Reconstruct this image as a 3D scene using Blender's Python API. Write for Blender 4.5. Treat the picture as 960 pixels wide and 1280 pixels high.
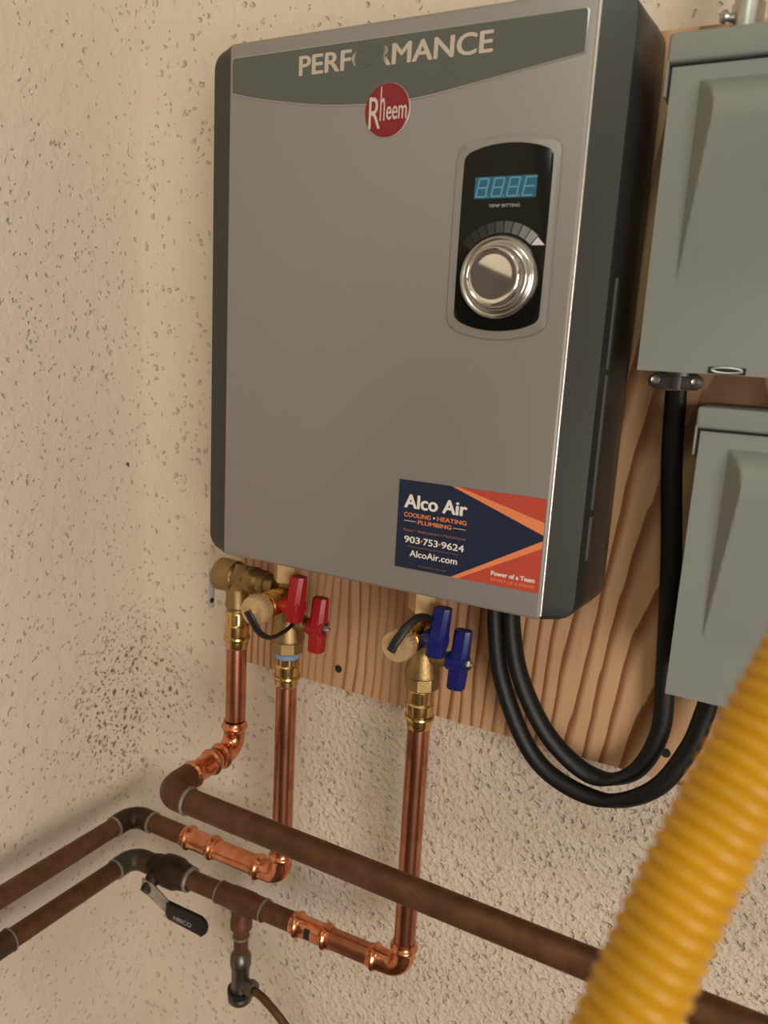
import bpy, bmesh, math, random
from mathutils import Vector, Matrix
random.seed(7)
for o in list(bpy.data.objects): bpy.data.objects.remove(o)
S = bpy.context.scene
COL = S.collection
ZC = 1.5                       # eye height; scene is written with z = 0 at eye level and lifted at the end

# ------------------------------------------------------------------ camera
cd = bpy.data.cameras.new('camera'); cam = bpy.data.objects.new('camera', cd); COL.objects.link(cam)
Rw = Matrix(((0.8803, -0.1432, 0.4522), (0.4712, 0.1548, -0.8683), (0.0543, 0.9775, 0.2038)))
cam.matrix_world = Matrix.Translation((0.7122, -0.72, ZC)) @ Rw.to_quaternion().to_matrix().to_4x4()
cd.sensor_fit = 'VERTICAL'; cd.sensor_height = 36.0; cd.sensor_width = 27.0
cd.lens = 991.0 / 1280 * 36.0
cd.clip_start = 0.02
cd.dof.use_dof = True; cd.dof.focus_distance = 0.74; cd.dof.aperture_fstop = 5.8
S.camera = cam

# ------------------------------------------------------------------ world and lights
W = bpy.data.worlds.new('world'); S.world = W; W.use_nodes = True
W.node_tree.nodes['Background'].inputs[0].default_value = (0.75, 0.85, 1.0, 1)
W.node_tree.nodes['Background'].inputs[1].default_value = 0.5
ld = bpy.data.lights.new('doorway_daylight', 'AREA'); ld.shape = 'RECTANGLE'; ld.size = 1.5; ld.size_y = 2.0
ld.energy = 84; ld.color = (1.0, 0.92, 0.84)
lo = bpy.data.objects.new('doorway_daylight', ld); COL.objects.link(lo)
lo.location = (3.0, -2.75, ZC - 0.45); lo.rotation_euler = (0, math.radians(90), 0)
lo.rotation_euler = Vector((-1, 0.85, 0)).to_track_quat('-Z', 'Y').to_euler()
ld2 = bpy.data.lights.new('added_top_light', 'POINT'); ld2.energy = 8.0; ld2.color = (0.84, 1.0, 0.86); ld2.shadow_soft_size = 0.12  # added point light without a fixture, tints the upper walls green
lo2 = bpy.data.objects.new('added_top_light', ld2); COL.objects.link(lo2); lo2.location = (0.75, -1.15, ZC + 0.85)
S.view_settings.view_transform = 'Standard'; S.view_settings.look = 'None'
S.view_settings.exposure = -0.10; S.view_settings.gamma = 1.0; S.view_settings.use_curve_mapping = False

# ------------------------------------------------------------------ material helpers
def mat(name, col=(.5, .5, .5), rough=.5, metal=0.0, spec=.5, noise=0, nscale=60, bump=0, bscale=300, coat=0, col2=None, rvar=0):
    m = bpy.data.materials.new(name); m.use_nodes = True
    nt = m.node_tree; b = nt.nodes['Principled BSDF']
    b.inputs['Base Color'].default_value = (*col, 1); b.inputs['Roughness'].default_value = rough
    b.inputs['Metallic'].default_value = metal; b.inputs['Specular IOR Level'].default_value = spec
    b.inputs['Coat Weight'].default_value = coat
    tc = nt.nodes.new('ShaderNodeTexCoord')
    if noise or col2:
        n = nt.nodes.new('ShaderNodeTexNoise'); n.inputs['Scale'].default_value = nscale; n.inputs['Detail'].default_value = 4
        nt.links.new(tc.outputs['Object'], n.inputs['Vector'])
        r = nt.nodes.new('ShaderNodeValToRGB'); r.color_ramp.elements[0].position = .35; r.color_ramp.elements[1].position = .68
        c2 = col2 or tuple(c * (1 - noise) for c in col)
        r.color_ramp.elements[0].color = (*c2, 1); r.color_ramp.elements[1].color = (*col, 1)
        nt.links.new(n.outputs[0], r.inputs[0]); nt.links.new(r.outputs[0], b.inputs['Base Color'])
        if rvar:
            mr = nt.nodes.new('ShaderNodeMapRange'); mr.inputs['To Min'].default_value = rough + rvar; mr.inputs['To Max'].default_value = rough - rvar
            nt.links.new(n.outputs[0], mr.inputs['Value']); nt.links.new(mr.outputs[0], b.inputs['Roughness'])
    if bump:
        n2 = nt.nodes.new('ShaderNodeTexNoise'); n2.inputs['Scale'].default_value = bscale; n2.inputs['Detail'].default_value = 3
        nt.links.new(tc.outputs['Object'], n2.inputs['Vector'])
        bp = nt.nodes.new('ShaderNodeBump'); bp.inputs['Strength'].default_value = bump; bp.inputs['Distance'].default_value = .001
        nt.links.new(n2.outputs[0], bp.inputs['Height']); nt.links.new(bp.outputs[0], b.inputs['Normal'])
    return m
class G:                                                        # tiny node-graph writer
    def __init__(s, m): s.nt = m.node_tree; s.b = s.nt.nodes['Principled BSDF']
    def n(s, t, props=None, **kw):
        nd = s.nt.nodes.new(t)
        for k, v in (props or {}).items(): setattr(nd, k, v)
        for k, v in kw.items():
            i = nd.inputs[int(k[1:])] if k[0] == 'i' and k[1:].isdigit() else nd.inputs[k.replace('_', ' ')]
            s.set(i, v)
        return nd
    def set(s, i, v):
        if hasattr(v, 'is_output'): s.nt.links.new(v, i)
        else: i.default_value = v
    def m(s, op, a, b=0.0, c=0.0):
        nd = s.nt.nodes.new('ShaderNodeMath'); nd.operation = op
        s.set(nd.inputs[0], a); s.set(nd.inputs[1], b); s.set(nd.inputs[2], c); return nd.outputs[0]
    def ss(s, v, lo, hi, a=0.0, b=1.0):
        nd = s.n('ShaderNodeMapRange', {'interpolation_type': 'SMOOTHSTEP'})
        s.set(nd.inputs[0], v)
        for k, x in zip((1, 2, 3, 4), (lo, hi, a, b)): s.set(nd.inputs[k], x)
        return nd.outputs[0]
    def mix(s, f, a, b):
        nd = s.n('ShaderNodeMix', {'data_type': 'RGBA'}); s.set(nd.inputs[0], f)
        for i, v in ((6, a), (7, b)): s.set(nd.inputs[i], v if hasattr(v, 'is_output') else (*v, 1))
        return nd.outputs[2]

def wall_material(name, back):
    m = mat(name, (.6, .5, .4), .62, 0, .3); g = G(m)
    tc = g.n('ShaderNodeTexCoord').outputs['Object']
    big = g.n('ShaderNodeTexNoise', Vector=tc, Scale=5.0, Detail=3.0).outputs[0]
    wob = g.n('ShaderNodeTexNoise', Vector=tc, Scale=110.0, Detail=2.0).outputs['Color']
    off = g.n('ShaderNodeVectorMath', {'operation': 'MULTIPLY_ADD'}, i0=wob, i1=(.012, .012, .012), i2=tc).outputs[0]
    def pits(scale, thr, r0, r1):
        v = g.n('ShaderNodeTexVoronoi', Vector=off, Scale=scale)
        sep = g.n('ShaderNodeSeparateColor', i0=v.outputs['Color'])
        pres = g.m('LESS_THAN', sep.outputs[0], thr)
        siz = g.m('MULTIPLY_ADD', sep.outputs[1], .5, .6)
        d = g.m('DIVIDE', v.outputs['Distance'], siz)
        return g.m('MULTIPLY', g.ss(d, r0, r1, 1, 0), pres)
    # dirt cluster close to the inside corner
    vd = g.n('ShaderNodeVectorMath', {'operation': 'SUBTRACT'}, i0=tc, i1=(0.01, -.03, -.455)).outputs[0]
    vs = g.n('ShaderNodeVectorMath', {'operation': 'MULTIPLY'}, i0=vd, i1=(1.2, 1.0, .75)).outputs[0]
    ln = g.n('ShaderNodeVectorMath', {'operation': 'LENGTH'}, i0=vs).outputs['Value']
    clus = g.ss(ln, .02, .13, 1, 0)
    if back:
        sx = g.n('ShaderNodeSeparateXYZ', i0=tc)
        coarse = g.m('MULTIPLY', g.ss(sx.outputs[0], .16, .30), g.ss(sx.outputs[2], -.2, -.38, 0, 1))
        thr = g.m('ADD', g.m('MULTIPLY_ADD', big, .5, .05), g.m('MULTIPLY', coarse, .34))
    else:
        coarse = None
        thr = g.m('ADD', g.m('MULTIPLY_ADD', big, .55, .02), g.m('MULTIPLY', clus, .50))
    p1 = pits(88.0, thr, .14, .40)
    p2 = pits(170.0, g.m('ADD', g.m('MULTIPLY', thr, .6), g.m('MULTIPLY', clus, .25)), .15, .42)
    pit = g.m('MAXIMUM', p1, g.m('MULTIPLY', p2, .8))
    fine = g.n('ShaderNodeTexNoise', Vector=tc, Scale=240.0, Detail=3.0).outputs[0]
    med = g.n('ShaderNodeTexNoise', Vector=off, Scale=70.0, Detail=2.0).outputs[0]
    h = g.m('ADD', g.m('MULTIPLY', pit, -1.0), g.m('ADD', g.m('MULTIPLY', fine, .12), g.m('MULTIPLY', g.ss(med, .35, .75), .30)))
    if back:
        lump = g.n('ShaderNodeTexNoise', Vector=tc, Scale=150.0, Detail=2.0).outputs[0]
        h = g.m('ADD', h, g.m('MULTIPLY', g.m('MULTIPLY', g.ss(lump, .38, .68), coarse), .6))
    bp = g.n('ShaderNodeBump', Strength=.9, Distance=.0022, Height=h)
    g.set(g.b.inputs['Normal'], bp.outputs[0])
    basec = g.mix(big, (.675, .565, .450), (.755, .645, .525))
    dirt = g.m('MULTIPLY', g.ss(pit, .25, .95), g.m('MULTIPLY_ADD', clus, .62, .26))
    c = g.mix(dirt, basec, g.mix(clus, (.30, .215, .135), (.10, .06, .033)))
    sp = g.n('ShaderNodeTexVoronoi', Vector=off, Scale=190.0)
    spc = g.n('ShaderNodeSeparateColor', i0=sp.outputs['Color']).outputs[0]
    dots = g.m('MULTIPLY', g.m('MULTIPLY', g.m('LESS_THAN', spc, .5), g.ss(sp.outputs['Distance'], .2, .36, 1, 0)), g.ss(ln, .04, .12, .95, 0))
    c = g.mix(dots, c, (.13, .08, .045))
    g.set(g.b.inputs['Base Color'], c)
    return m

def wood_material():
    m = mat('fir_plywood', (.5, .27, .12), .52, 0, .35); g = G(m)
    tc = g.n('ShaderNodeTexCoord').outputs['Object']
    st = g.n('ShaderNodeVectorMath', {'operation': 'MULTIPLY'}, i0=tc, i1=(9.0, 9.0, 2.2)).outputs[0]
    n1 = g.n('ShaderNodeTexNoise', Vector=st, Scale=1.6, Detail=3.0).outputs[0]
    st2 = g.n('ShaderNodeVectorMath', {'operation': 'MULTIPLY'}, i0=tc, i1=(260.0, 260.0, 7.0)).outputs[0]
    n2 = g.n('ShaderNodeTexNoise', Vector=st2, Scale=1.0, Detail=4.0).outputs[0]
    s = g.n('ShaderNodeSeparateXYZ', i0=tc)
    dx = g.m('ADD', g.m('SUBTRACT', s.outputs[0], .66), g.m('MULTIPLY', g.m('SUBTRACT', n1, .5), .034))
    dz = g.m('MULTIPLY_ADD', s.outputs[2], .085, .155)
    r = g.m('SQRT', g.m('ADD', g.m('MULTIPLY', dx, dx), g.m('MULTIPLY', dz, dz)))
    ph = g.m('FRACT', g.m('ADD', g.m('MULTIPLY', r, 96.0), g.m('MULTIPLY', n2, .12)))
    late = g.m('MULTIPLY', g.ss(ph, .50, .90), g.ss(ph, .95, 1.0, 1, 0))
    rv = g.n('ShaderNodeTexNoise', Vector=st, Scale=1.1, Detail=1.0).outputs[0]
    late = g.m('MULTIPLY', late, g.ss(rv, .32, .62, .45, 1.0))
    base = g.mix(n2, (.57, .325, .175), (.67, .415, .24))
    c = g.mix(late, base, (.25, .095, .036))
    g.set(g.b.inputs['Base Color'], c)
    bp = g.n('ShaderNodeBump', Strength=.25, Distance=.0006, Height=g.m('ADD', late, g.m('MULTIPLY', n2, .6)))
    g.set(g.b.inputs['Normal'], bp.outputs[0])
    return m
def dimmed_letter_material():                                     # silver foil lettering, dark reflection painted into its colour over O and R
    m = mat('reflection_dimmed_foil', (.55, .5, .45), .38, .55); g = G(m)
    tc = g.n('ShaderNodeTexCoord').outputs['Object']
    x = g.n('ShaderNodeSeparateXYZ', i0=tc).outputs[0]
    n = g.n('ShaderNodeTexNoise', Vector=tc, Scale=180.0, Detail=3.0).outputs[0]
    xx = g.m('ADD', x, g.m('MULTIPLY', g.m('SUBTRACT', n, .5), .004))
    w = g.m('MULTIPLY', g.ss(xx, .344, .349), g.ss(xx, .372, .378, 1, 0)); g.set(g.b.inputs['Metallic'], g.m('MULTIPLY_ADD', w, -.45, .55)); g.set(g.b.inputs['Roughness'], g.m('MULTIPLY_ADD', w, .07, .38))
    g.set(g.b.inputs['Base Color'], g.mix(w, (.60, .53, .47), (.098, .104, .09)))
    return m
def old_copper(name, a, b2, green=None):
    m = mat(name, a, .5, .35, .4); g = G(m)
    tc = g.n('ShaderNodeTexCoord').outputs['Object']
    n = g.n('ShaderNodeTexNoise', Vector=tc, Scale=55.0, Detail=5.0).outputs[0]
    n3 = g.n('ShaderNodeTexNoise', Vector=tc, Scale=14.0, Detail=3.0).outputs[0]
    c = g.mix(g.ss(n, .35, .68), b2, a)
    c = g.mix(g.ss(n3, .45, .75, 0, .5), c, tuple(x * .55 for x in a))
    if green:
        c = g.mix(g.ss(n3, .50, .62, 0, .55), c, green)
    g.set(g.b.inputs['Base Color'], c)
    bp = g.n('ShaderNodeBump', Strength=.2, Distance=.0006, Height=n); g.set(g.b.inputs['Normal'], bp.outputs[0])
    return m

M = {}
M['wall_left'] = wall_material('cream_paint_pitted', False)
M['wall_back'] = wall_material('cream_paint_knockdown', True)
M['wall'] = mat('cream_paint_plain', (.62, .53, .42), .65, noise=.08, nscale=6)
M['floor'] = mat('tan_concrete', (.12, .085, .06), .6, noise=.3, nscale=8, bump=.3, bscale=90)
M['ceil'] = mat('ceiling_paint', (.72, .68, .58), .7, noise=.05, nscale=5)
M['door'] = mat('added_dark_panel_paint', (.06, .042, .03), .5, noise=.3, nscale=20)  # for the added panel that darkens the dial's reflection
M['wood'] = wood_material()
M['silver'] = mat('silver_cover', (.295, .268, .250), .42, .25, .5, noise=.03, nscale=900, bump=.05, bscale=2500)
M['edge_glint'] = mat('edge_glint_silver', (.72, .69, .66), .22, .8)
M['dark'] = mat('charcoal_plastic', (.027, .0265, .024), .34, 0, .5, bump=.08, bscale=1200)
M['dark2'] = mat('charcoal_label', (.085, .082, .075), .5)
M['band'] = mat('grey_green_band', (.098, .104, .09), .45, .1)
M['foil'] = dimmed_letter_material()
M['badge'] = mat('badge_red', (.22, .008, .013), .4)
M['badge_ink'] = mat('badge_silver', (.62, .52, .48), .4, .2)
M['gloss'] = mat('gloss_black', (.004, .004, .0035), .16, 0, .28)
M['chrome'] = mat('chrome', (.78, .76, .73), .07, 1)
M['satin'] = mat('satin_chrome', (.62, .61, .59), .24, 1)
M['navy'] = mat('sticker_navy', (.012, .02, .052), .4)
M['red_ink'] = mat('sticker_red', (.52, .07, .042), .4)
M['orange_ink'] = mat('sticker_orange', (.82, .25, .105), .4)
M['white_ink'] = mat('sticker_white', (.85, .8, .74), .4)
M['tan_ink'] = mat('sticker_tan', (.34, .16, .095), .4)
M['brass'] = mat('polished_brass', (.80, .54, .22), .2, 1, noise=.25, nscale=70, bump=.05, bscale=500)
M['brass_cast'] = mat('cast_brass', (.42, .285, .125), .40, .9, noise=.25, nscale=60, bump=.35, bscale=900)
M['brass_pale'] = mat('pale_brass', (.78, .55, .30), .5, .6, noise=.15, nscale=40)
M['copper'] = mat('new_copper_tube', (.60, .255, .155), .27, 1, noise=.35, nscale=45, rvar=.06, col2=(.42, .165, .10))
M['copper_fit'] = mat('bright_press_copper', (.86, .38, .20), .2, 1, noise=.2, nscale=80, col2=(.62, .22, .11))
M['old'] = old_copper('oxidised_copper', (.155, .068, .029), (.105, .045, .02))
M['old_green'] = old_copper('verdigris_copper', (.10, .05, .024), (.06, .035, .018), (.05, .10, .075))
M['old_dark'] = old_copper('dark_tarnished_brass', (.05, .026, .012), (.025, .014, .008))
M['solder'] = mat('solder_grey', (.30, .265, .225), .5, .4, noise=.3, nscale=150)
M['galv'] = mat('galvanised', (.55, .53, .50), .35, .9, noise=.25, nscale=120)
M['red'] = mat('red_plastic', (.36, .008, .012), .38, 0, .5, bump=.1, bscale=700)
M['blue'] = mat('blue_plastic', (.006, .011, .14), .34, 0, .5, bump=.1, bscale=700)
M['rubber'] = mat('black_rubber', (.012, .011, .010), .42, 0, .45)
M['cable'] = mat('black_cable_jacket', (.0045, .0044, .004), .46, 0, .35, bump=.25, bscale=160)
M['grey'] = mat('grey_enclosure_paint', (.25, .262, .24), .48, 0, .4, noise=.04, nscale=600, bump=.12, bscale=1400)
M['gap'] = mat('matte_black', (.012, .014, .012), .7)
M['zinc'] = mat('dark_zinc', (.10, .10, .095), .42, .7, noise=.2, nscale=90)
M['chr_old'] = mat('dull_chrome', (.20, .175, .15), .36, .9, noise=.4, nscale=120)
M['yellow'] = mat('yellow_jacket', (.64, .315, .008), .36, 0, .5, noise=.12, nscale=25)
M['lever'] = mat('pale_zinc_lever', (.62, .60, .57), .45, .2, noise=.3, nscale=300)
M['print'] = mat('pale_print', (.42, .41, .40), .5)
M['blue_tape'] = mat('blue_sealing_tape', (.22, .33, .50), .6)
def emit(name, col, e, base=(0.01, .03, .04)):
    m = mat(name, base, .3); b = m.node_tree.nodes['Principled BSDF']
    b.inputs['Emission Color'].default_value = (*col, 1); b.inputs['Emission Strength'].default_value = e
    return m
M['lcd'] = emit('lcd_backlight', (.010, .085, .125), .75)
M['seg'] = emit('lcd_segment', (.10, .30, .36), .75)

# ------------------------------------------------------------------ mesh helpers
def link(o):
    COL.objects.link(o); return o
def wloc(o):
    v = Vector((0, 0, 0))
    while o: v += o.location; o = o.parent
    return v
def obj(name, bm, m, parent=None, smooth=38, label=None):
    me = bpy.data.meshes.new(name)
    bmesh.ops.recalc_face_normals(bm, faces=bm.faces[:])
    bm.to_mesh(me); bm.free(); me.materials.append(M[m] if isinstance(m, str) else m)
    if smooth:
        me.polygons.foreach_set('use_smooth', [True] * len(me.polygons)); me.set_sharp_from_angle(angle=math.radians(smooth))
    o = link(bpy.data.objects.new(name, me))
    if parent: o.parent = parent; o.location = -wloc(parent)
    if label: o['label'] = label
    return o
def thing(name, loc, label, cat, group=None):
    o = link(bpy.data.objects.new(name, None)); o.location = loc; o.empty_display_size = .02
    o['label'] = label; o['category'] = cat
    if group: o['group'] = group
    return o
def tag(o, label, cat):
    o['label'] = label; o['category'] = cat; return o
def struct(o, label=None):
    o['kind'] = 'structure'
    if label: o['label'] = label
    return o
def frame_for(d):
    d = Vector(d).normalized()
    a = Vector((0, 0, 1)) if abs(d.z) < .9 else Vector((0, 1, 0))
    u = d.cross(a).normalized(); return u, d.cross(u).normalized(), d
def lathe(bm, o, d, prof, seg=28, rot=0.0, cap=True):
    u, v, d = frame_for(d); o = Vector(o); rings = []
    for t, r in prof:
        rings.append([bm.verts.new(o + d * t + (u * math.cos(rot + 2 * math.pi * k / seg) + v * math.sin(rot + 2 * math.pi * k / seg)) * max(r, 1e-5)) for k in range(seg)])
    for a, b in zip(rings, rings[1:]):
        for k in range(seg): bm.faces.new((a[k], a[(k + 1) % seg], b[(k + 1) % seg], b[k]))
    if cap: bm.faces.new(rings[0]); bm.faces.new(rings[-1])
    return bm
def sweep(bm, pts, radii, seg=20, cap=True, major=None, minor=1.0):
    pts = [Vector(p) for p in pts]; n = len(pts)
    if not hasattr(radii, '__len__'): radii = [radii] * n
    T = []
    for i in range(n): T.append((pts[min(i + 1, n - 1)] - pts[max(i - 1, 0)]).normalized())
    u, v, _ = frame_for(T[0]); rings = []
    for i in range(n):
        if major: u = Vector(major[i])
        u = (u - T[i] * u.dot(T[i])).normalized(); v = T[i].cross(u).normalized()
        mi = minor[i] if hasattr(minor, '__len__') else minor
        rings.append([bm.verts.new(pts[i] + (u * math.cos(2 * math.pi * k / seg) + v * mi * math.sin(2 * math.pi * k / seg)) * radii[i]) for k in range(seg)])
    for a, b in zip(rings, rings[1:]):
        for k in range(seg): bm.faces.new((a[k], a[(k + 1) % seg], b[(k + 1) % seg], b[k]))
    if cap: bm.faces.new(rings[0]); bm.faces.new(rings[-1])
    return bm
def box(bm, x0, x1, y0, y1, z0, z1, bev=0, seg=2):
    r = bmesh.ops.create_cube(bm, size=1.0)
    for w in r['verts']: w.co = Vector(((x0 + x1) / 2 + w.co.x * (x1 - x0), (y0 + y1) / 2 + w.co.y * (y1 - y0), (z0 + z1) / 2 + w.co.z * (z1 - z0)))
    if bev:
        es = list({e for w in r['verts'] for e in w.link_edges})
        bmesh.ops.bevel(bm, geom=es, offset=bev, segments=seg, profile=.5, affect='EDGES')
    return bm
def plate(bm, poly, y0, y1, bev=0):
    """poly in (x, z), front at y0 (towards the camera), back at y1"""
    f = [bm.verts.new((x, y0, z)) for x, z in poly]; b = [bm.verts.new((x, y1, z)) for x, z in poly]
    n = len(poly); ff = bm.faces.new(f); bm.faces.new(b[::-1])
    for i in range(n): bm.faces.new((f[i], f[(i + 1) % n], b[(i + 1) % n], b[i]))
    if bev: bmesh.ops.bevel(bm, geom=list(ff.edges), offset=bev, segments=2, profile=.5, affect='EDGES')
    return bm
def chaikin(p, it=2, closed=True):
    for _ in range(it):
        q = []
        for i in range(len(p) if closed else len(p) - 1):
            a = Vector(p[i]); b = Vector(p[(i + 1) % len(p)]); q += [a * .75 + b * .25, a * .25 + b * .75]
        p = q if closed else [Vector(p[0])] + q + [Vector(p[-1])]
    return p
def catmull(P, n=10):
    P = [Vector(p) for p in P]; P = [P[0] * 2 - P[1]] + P + [P[-1] * 2 - P[-2]]; out = []
    for i in range(1, len(P) - 2):
        for k in range(n):
            t = k / n; a, b, c, d = P[i - 1:i + 3]
            out.append(.5 * ((2 * b) + (c - a) * t + (2 * a - 5 * b + 4 * c - d) * t * t + (3 * b - a - 3 * c + d) * t ** 3))
    out.append(P[-2]); return out
def corner_path(c, da, db, R, la, lb, n=10):
    """quarter bend round corner c between the unit directions da and db (pointing away from the corner)"""
    c, da, db = Vector(c), Vector(da).normalized(), Vector(db).normalized()
    pts = [c + da * (R + la)]
    cen = c + (da + db) * R
    for k in range(n + 1):
        t = math.pi / 2 * k / n
        pts.append(cen - db * R * math.cos(t) - da * R * math.sin(t))
    pts.append(c + db * (R + lb)); return pts
def text_mesh(s, bold=0.0, shear=0.0):
    cu = bpy.data.curves.new('t', 'FONT'); cu.body = s; cu.size = 1; cu.offset = bold; cu.shear = shear; cu.resolution_u = 4
    o = link(bpy.data.objects.new('t', cu))
    dg = bpy.context.evaluated_depsgraph_get(); me = bpy.data.meshes.new_from_object(o.evaluated_get(dg))
    bpy.data.objects.remove(o); bpy.data.curves.remove(cu); return me
def lettering(s, x0, x1, z0, z1, y, m, parent, bold=0.0, name='lettering', shear=0.0, th=.0002):
    me = text_mesh(s, 0, shear); bm = bmesh.new()
    for k, (ox, oy) in enumerate(((0, 0), (-1, 0), (1, 0), (0, .6), (0, -.6)) if bold else ((0, 0),)):
        me.transform(Matrix.Translation((ox * bold, oy * bold, k * .01))); bm.from_mesh(me); me.transform(Matrix.Translation((-ox * bold, -oy * bold, -k * .01)))
    bpy.data.meshes.remove(me)
    xs = [v.co.x for v in bm.verts]; ys = [v.co.y for v in bm.verts]
    a, b, c, d = min(xs), max(xs), min(ys), max(ys)
    for v in bm.verts: v.co = Vector((x0 + (v.co.x - a) / (b - a) * (x1 - x0), y - v.co.z * .0015, z0 + (v.co.y - c) / (d - c) * (z1 - z0)))
    r = bmesh.ops.extrude_face_region(bm, geom=bm.faces[:])
    for g in r['geom']:
        if isinstance(g, bmesh.types.BMVert): g.co.y -= th
    return obj(name, bm, m, parent, 0)
X, Y, Z = Vector((1, 0, 0)), Vector((0, 1, 0)), Vector((0, 0, 1))

# ------------------------------------------------------------------ the room
struct(obj('wall_back', box(bmesh.new(), -.12, 2.72, 0, .12, -1.5, .95), 'wall_back', None, 0))
struct(obj('wall_left', box(bmesh.new(), -.12, 0, -3.6, 0, -1.5, .95), 'wall_left', None, 0))
struct(obj('floor', box(bmesh.new(), -.12, 2.72, -3.6, .12, -1.6, -1.5), 'floor', None, 0))
struct(obj('ceiling', box(bmesh.new(), -.12, 2.72, -3.6, .12, .95, 1.05), 'ceil', None, 0))
struct(obj('wall_rear', box(bmesh.new(), -.12, 2.72, -3.72, -3.6, -1.5, .95), 'wall', None, 0))
bm = bmesh.new(); box(bm, 2.6, 2.72, -3.6, -3.25, -1.5, .95); box(bm, 2.6, 2.72, -1.45, 0, -1.5, .95); box(bm, 2.6, 2.72, -3.25, -1.45, .60, .95)
struct(obj('wall_right', bm, 'wall', None, 0))
bm = bmesh.new(); box(bm, .0, .022, -2.75, -.80, -1.5, .24, .003)
struct(obj('added_dark_panel', bm, 'door', None, 0))  # added dark panel out of view, placed for the dial to mirror

# ------------------------------------------------------------------ plywood backing board
bd = thing('plywood_board', (.55, -.018, -.369), 'reddish fir plywood backing board behind the heater and grey boxes', 'board')
obj('panel', box(bmesh.new(), .166, 1.0, -.018, -.0004, -.3695, .2545, .0012), 'wood', bd, 30)
for (x, z) in ((.3013, -.3466), (.644, -.3418)):
    lathe(b := bmesh.new(), (x, -.0172, z), -Y, [(0, .0040), (.0010, .0045), (.0015, .0040), (.0016, .0001)], 16)  # black disc added in place of a dark hole in the board
    obj('screw', b, 'gap', bd, label='black disc for a dark hole near the lower edge')  # added disc in place of a hole, no screw head

# ------------------------------------------------------------------ tankless water heater
XL, XR, ZB, ZT, YF = .2165, .5442, -.2118, .2540, -.113
XC = (XL + XR) / 2
wh = thing('tankless_water_heater', (XC, -.018, ZB), 'large silver wall-mounted tankless water heater with dark sides and round dial', 'water heater')
obj('front_cover', box(bmesh.new(), XL, XR, YF, -.03, ZB, ZT, .0035, 3), 'silver', wh)
def side(s):
    prof = [(0, -.1108), (.0248, -.1032), (.0268, -.0995), (.0285, -.075), (.0310, -.05), (.0318, -.030), (.029, -.022), (.02, -.019), (0, -.019)]
    bm = bmesh.new(); rings = []; R = .016; n = 8
    zs = [(ZB + .001 + R * (1 - math.cos(math.pi / 2 * k / n)), math.sin(math.pi / 2 * k / n)) for k in range(n + 1)]
    zs += [(ZT - .001 - R * (1 - math.cos(math.pi / 2 * k / n)), math.sin(math.pi / 2 * k / n)) for k in range(n, -1, -1)]
    x0 = XR - .0005 if s > 0 else XL + .0005
    for z, q in zs:
        rings.append([bm.verts.new((x0 + s * max(px - .016 * (1 - q) * (1 if px > .016 else px / .016), 0), y, z)) for px, y in prof])
    m = len(prof)
    for a, b in zip(rings, rings[1:]):
        for k in range(m): bm.faces.new((a[k], a[(k + 1) % m], b[(k + 1) % m], b[k]))
    bm.faces.new(rings[0]); bm.faces.new(rings[-1]); return bm
for s in (-1, 1): obj('side_panel', side(s), 'dark', wh, 30, label='charcoal rounded side panel')
# highlight of the right front bevel, painted as a bright strip
obj('edge_glint_strip', sweep(bmesh.new(), [(XR - .0002, YF + .0016, ZB + .004), (XR - .0002, YF + .0016, ZT - .004)], .0013, 10), 'edge_glint', wh, label='painted highlight line on the edge')
# narrow embossed labels on the right side
for (a, b2, w) in ((-.118, -.012, .006), (-.160, -.124, .0065), (-.008, .06, .006)):
    xx = XR + .0272
    o = obj('side_label', box(bmesh.new(), xx - .0005, xx + .0011, -.094, -.094 + w, a, b2, .0004), 'dark2', wh, 30, label='narrow embossed plastic strip')
# name band with its light rim
def band_poly(g=0.0):
    bot = [(.2214 - g, .2130 - g), (.245, .2075 - g), (.2686, .2030 - g), (.314, .1962 - g), (.3568, .1932 - g), (.385, .1930 - g), (.4179, .1953 - g), (.4827, .2047 - g), (.5362 + g, .2125 - g)]
    bot = [(p.x, p.y) for p in catmull([(a, b, 0) for a, b in bot], 4)]
    return bot + [(.5362 + g, .2385 + g), (.5342 + g, .2408 + g), (.2232 - g, .2408 + g), (.2214 - g, .239 + g)]
obj('band_rim', plate(bmesh.new(), band_poly(.0011), YF - .0005, YF + .001, .0004), mat('rim_silver', (.40, .38, .36), .3, .6), wh, label='thin raised silver rim')
nb = obj('name_band', plate(bmesh.new(), band_poly(0), YF - .0008, YF + .001), 'band', wh, label='dark grey-green name band with curved lower edge')
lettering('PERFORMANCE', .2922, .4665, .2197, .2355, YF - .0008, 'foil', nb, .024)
# round red badge
bg = obj('badge', lathe(bmesh.new(), (.379, YF + .0005, .1864), -Y, [(0, .0203), (.0016, .0203), (.0022, .0196), (.0023, .0001)], 48), 'badge', wh, label='round red badge with silver script')
obj('badge_rim', lathe(bmesh.new(), (.379, YF + .0005, .1864), -Y, [(0, .0207), (.0012, .0207), (.0015, .0202), (0, .0202)], 48, cap=False), 'badge_ink', bg)
yb = YF - .00185
lettering('R', .3630, .3738, .1728, .1968, yb, 'badge_ink', bg, 0)
lettering('h', .3732, .3775, .1785, .2040, yb, 'badge_ink', bg, 0)
lettering('eem', .3790, .3975, .1788, .1890, yb, 'badge_ink', bg, .01)

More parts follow.
